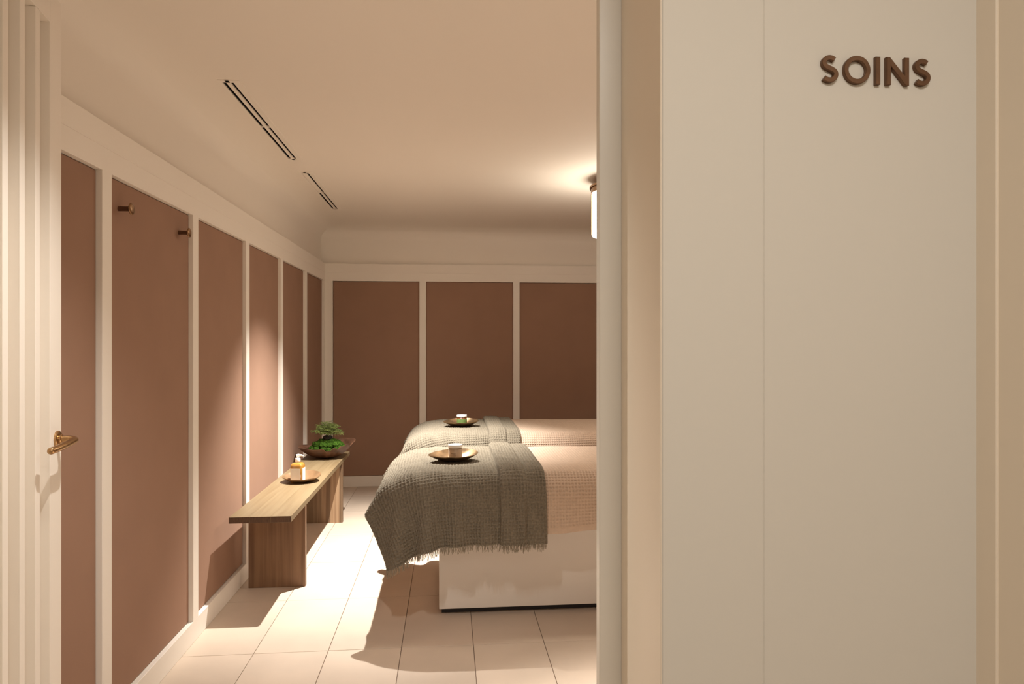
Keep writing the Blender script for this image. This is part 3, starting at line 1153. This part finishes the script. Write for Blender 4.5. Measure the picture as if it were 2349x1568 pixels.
me = mesh_py('pump', *tube_geo([(-0.009, 0, 0.155), (0.004, 0, 0.1565), (0.020, 0, 0.156), (0.030, 0, 0.1525), (0.0325, 0, 0.1495)], [0.0075, 0.0085, 0.0060, 0.0045, 0.0035], 12))
shade(me, 60)
pu = link('pump', me, 'white_plastic', co_)
pu.rotation_euler = (0, 0, R(20))

# ------------------------------------------------------------------ live-edge wooden bowl with moss and fern
bowl_c = Vector((-0.884, 5.085, BZ))


def bowl_mesh():
    n, m_, th = 120, 20, 0.009
    vs_, fs = [], []
    def rim_r(t):
        c, s_ = math.cos(t), math.sin(t)
        return 0.203 / (abs(c) ** 2.3 + abs(s_ * 0.203 / 0.150) ** 2.3) ** (1 / 2.3) * (1 + 0.012 * math.sin(5 * t + 1) + 0.010 * math.sin(9 * t))
    def rim_h(t):
        """rim height: high at the right end, scooped and nicked along the front"""
        c, s_ = math.cos(t), math.sin(t)
        h_ = 0.080 + 0.036 * max(0, c) ** 1.5 + 0.006 * max(0, -c) ** 2 + 0.034 * max(0, s_) * max(0, c + 0.35) + 0.003 * math.sin(7 * t)
        if s_ < 0:
            ph = math.degrees(math.atan2(s_, c))      # -180 .. 0, front at -90
            for a0, w, dp in ((-80, 6, 0.020), (-70, 3.5, 0.012), (-52, 4, 0.020), (-40, 5, 0.010), (-22, 6, 0.016)):
                h_ -= dp * math.exp(-((ph - a0) / w) ** 2)
        return h_
    def layer(shrink, off):
        base = len(vs_)
        vs_.append((0, 0, off))
        for i in range(1, m_ + 1):
            r = i / m_
            for k in range(n):
                t = 2 * math.pi * k / n
                R_ = rim_r(t) - shrink
                prof_ = r ** 2.1 if r > 0.3 else r ** 2.1
                vs_.append((R_ * math.cos(t) * r ** 0.86, R_ * math.sin(t) * r ** 0.86, off + (rim_h(t) - off) * prof_))
        return base
    bi, bo_ = layer(th, th), layer(0.0, 0.0)
    for base, fl_ in ((bi, False), (bo_, True)):
        for k in range(n):
            f = (base, base + 1 + k, base + 1 + (k + 1) % n)
            fs.append(f[::-1] if fl_ else f)
        for i in range(m_ - 1):
            for k in range(n):
                k2 = (k + 1) % n
                f = (base + 1 + i * n + k, base + 1 + (i + 1) * n + k, base + 1 + (i + 1) * n + k2, base + 1 + i * n + k2)
                fs.append(f[::-1] if fl_ else f)
    r0 = 1 + (m_ - 1) * n
    for k in range(n):
        k2 = (k + 1) % n
        fs.append((bi + r0 + k, bo_ + r0 + k, bo_ + r0 + k2, bi + r0 + k2))
    me_ = mesh_py('bowl', vs_, fs)
    shade(me_, 60)
    return me_


bw_ = link('wooden_bowl', bowl_mesh(), 'bowl_wood')
bw_.location = bowl_c
tag(bw_, 'dark wooden bowl with an uneven natural rim at the far end of the bench', 'bowl')

pl = empty('moss_plant', bowl_c + Vector((0.008, -0.005, 0.012)))
tag(pl, 'feathery green fern growing from a mossy mound in the wooden bowl', 'plant')


def clump_mesh(r, seed):
    bm = bmesh.new()
    bmesh.ops.create_icosphere(bm, subdivisions=4, radius=1.0)
    rs = np.random.RandomState(seed)
    ks = rs.normal(0, 5.5, (10, 3)); ph = rs.uniform(0, 6.28, 10)
    for v in bm.verts:
        p = np.array(v.co)
        d = 1 + 0.045 * np.sin(ks @ p + ph).sum() / 2 + rs.uniform(-0.02, 0.02)
        v.co = Vector(p * d * np.array([r, r, r * 0.8]))
    me_ = bpy.data.meshes.new('moss_clump')
    bm.to_mesh(me_); bm.free()
    me_.materials.append(M['moss'])
    return me_


clumps = [clump_mesh(0.030, 1), clump_mesh(0.030, 2), clump_mesh(0.030, 3)]
rs = random.Random(12)
k = 0
for ring, (cnt, rr, zz, sz) in enumerate(((15, 0.098, 0.060, 0.82), (12, 0.072, 0.085, 1.0), (8, 0.042, 0.104, 1.0), (1, 0.0, 0.108, 1.15))):
    for q in range(cnt):
        a = 2 * math.pi * (q + 0.5 * (ring % 2)) / cnt + rs.uniform(-0.1, 0.1)
        o = link('moss_clump', clumps[k % 3], None, pl)
        o.location = (rr * 1.12 * math.cos(a), rr * 0.92 * math.sin(a), zz + rs.uniform(-0.006, 0.005))
        s_ = sz * rs.uniform(0.8, 1.08)
        o.scale = (s_, s_, s_)
        o.rotation_euler = (rs.uniform(-0.3, 0.3), rs.uniform(-0.3, 0.3), rs.uniform(0, 6.28))
        k += 1
me = clump_mesh(0.034, 9)
me.materials.clear(); me.materials.append(M['root'])
o = link('root_ball', me, None, pl); o.location = (0.004, -0.020, 0.138); o.scale = (1.05, 0.9, 0.62)


def frond_mesh(seed, L_, out, az, rise):
    """arching, drooping stem with layered sprays of very fine needles"""
    rs_ = random.Random(seed)
    parts = []
    pts_ = []
    NP = 13
    for i in range(NP):
        t = i / (NP - 1)
        pts_.append(Vector((math.cos(az) * out * t ** 1.15, math.sin(az) * out * t ** 1.15, rise * (2.1 * t - 1.15 * t * t))))
    parts.append(tube_geo(pts_, [0.0008] * (NP - 1) + [0.0003], 3, caps=False))
    side = Vector((-math.sin(az), math.cos(az), 0))
    for i in range(3, NP):
        p = pts_[i]
        tdir = (pts_[min(i + 1, NP - 1)] - pts_[i - 1]).normalized()
        bl = L_ * (0.30 - 0.16 * abs(i / (NP - 1) - 0.5)) * rs_.uniform(0.75, 1.2)
        for sd in (-1, 1):
            bd = (side * sd + tdir * 0.5 + Vector((0, 0, rs_.uniform(-0.45, 0.35)))).normalized()
            sag = Vector((0, 0, -0.18 * bl))
            for q in range(12):
                t = (q + 0.6) / 12
                c0 = p + bd * bl * t + sag * t * t
                for s2 in (-1, 1):
                    nd = (bd * 0.6 + tdir * s2 * 0.9 + Vector((rs_.uniform(-0.5, 0.5), rs_.uniform(-0.5, 0.5), rs_.uniform(-0.5, 0.5)))).normalized()
                    nl = 0.0095 * (1 - 0.45 * t) * rs_.uniform(0.7, 1.3)
                    e = c0 + nd * nl
                    w_ = nd.cross(Vector((rs_.uniform(-1, 1), rs_.uniform(-1, 1), 1))).normalized() * 0.00055
                    u_ = nd.cross(w_).normalized() * 0.00055
                    parts.append(([c0 + w_, c0 - w_ * 0.5 + u_, c0 - w_ * 0.5 - u_, e], [(0, 1, 3), (1, 2, 3), (2, 0, 3)]))
            parts.append(tube_geo([p, p + bd * bl * 0.5 + sag * 0.25, p + bd * bl + sag], [0.0004, 0.0004, 0.0002], 3, caps=False))
    me_ = mesh_py('frond', *join_geo(parts))
    me_.materials.append(M['fern'])
    return me_


for q in range(34):
    az = 2.39996 * q + rs.uniform(-0.2, 0.2)
    lvl = q / 33
    out = 0.108 - 0.062 * lvl + rs.uniform(-0.012, 0.012)
    rise = 0.030 + 0.070 * lvl + rs.uniform(-0.008, 0.008)
    o = link('frond', frond_mesh(100 + q, 0.14, out, az, rise), None, pl)
    o.location = (0.004, -0.020, 0.146)
for q in range(4):
    az = rs.uniform(0, 6.28)
    me = mesh_py('shoot', *tube_geo([(0, 0, 0), (0.02 * math.cos(az), 0.02 * math.sin(az), 0.055), (0.035 * math.cos(az), 0.035 * math.sin(az), 0.09)], [0.0016, 0.0013, 0.0008], 5))
    o = link('shoot', me, 'fern_dark', pl); o.location = (0.004, -0.020, 0.140)
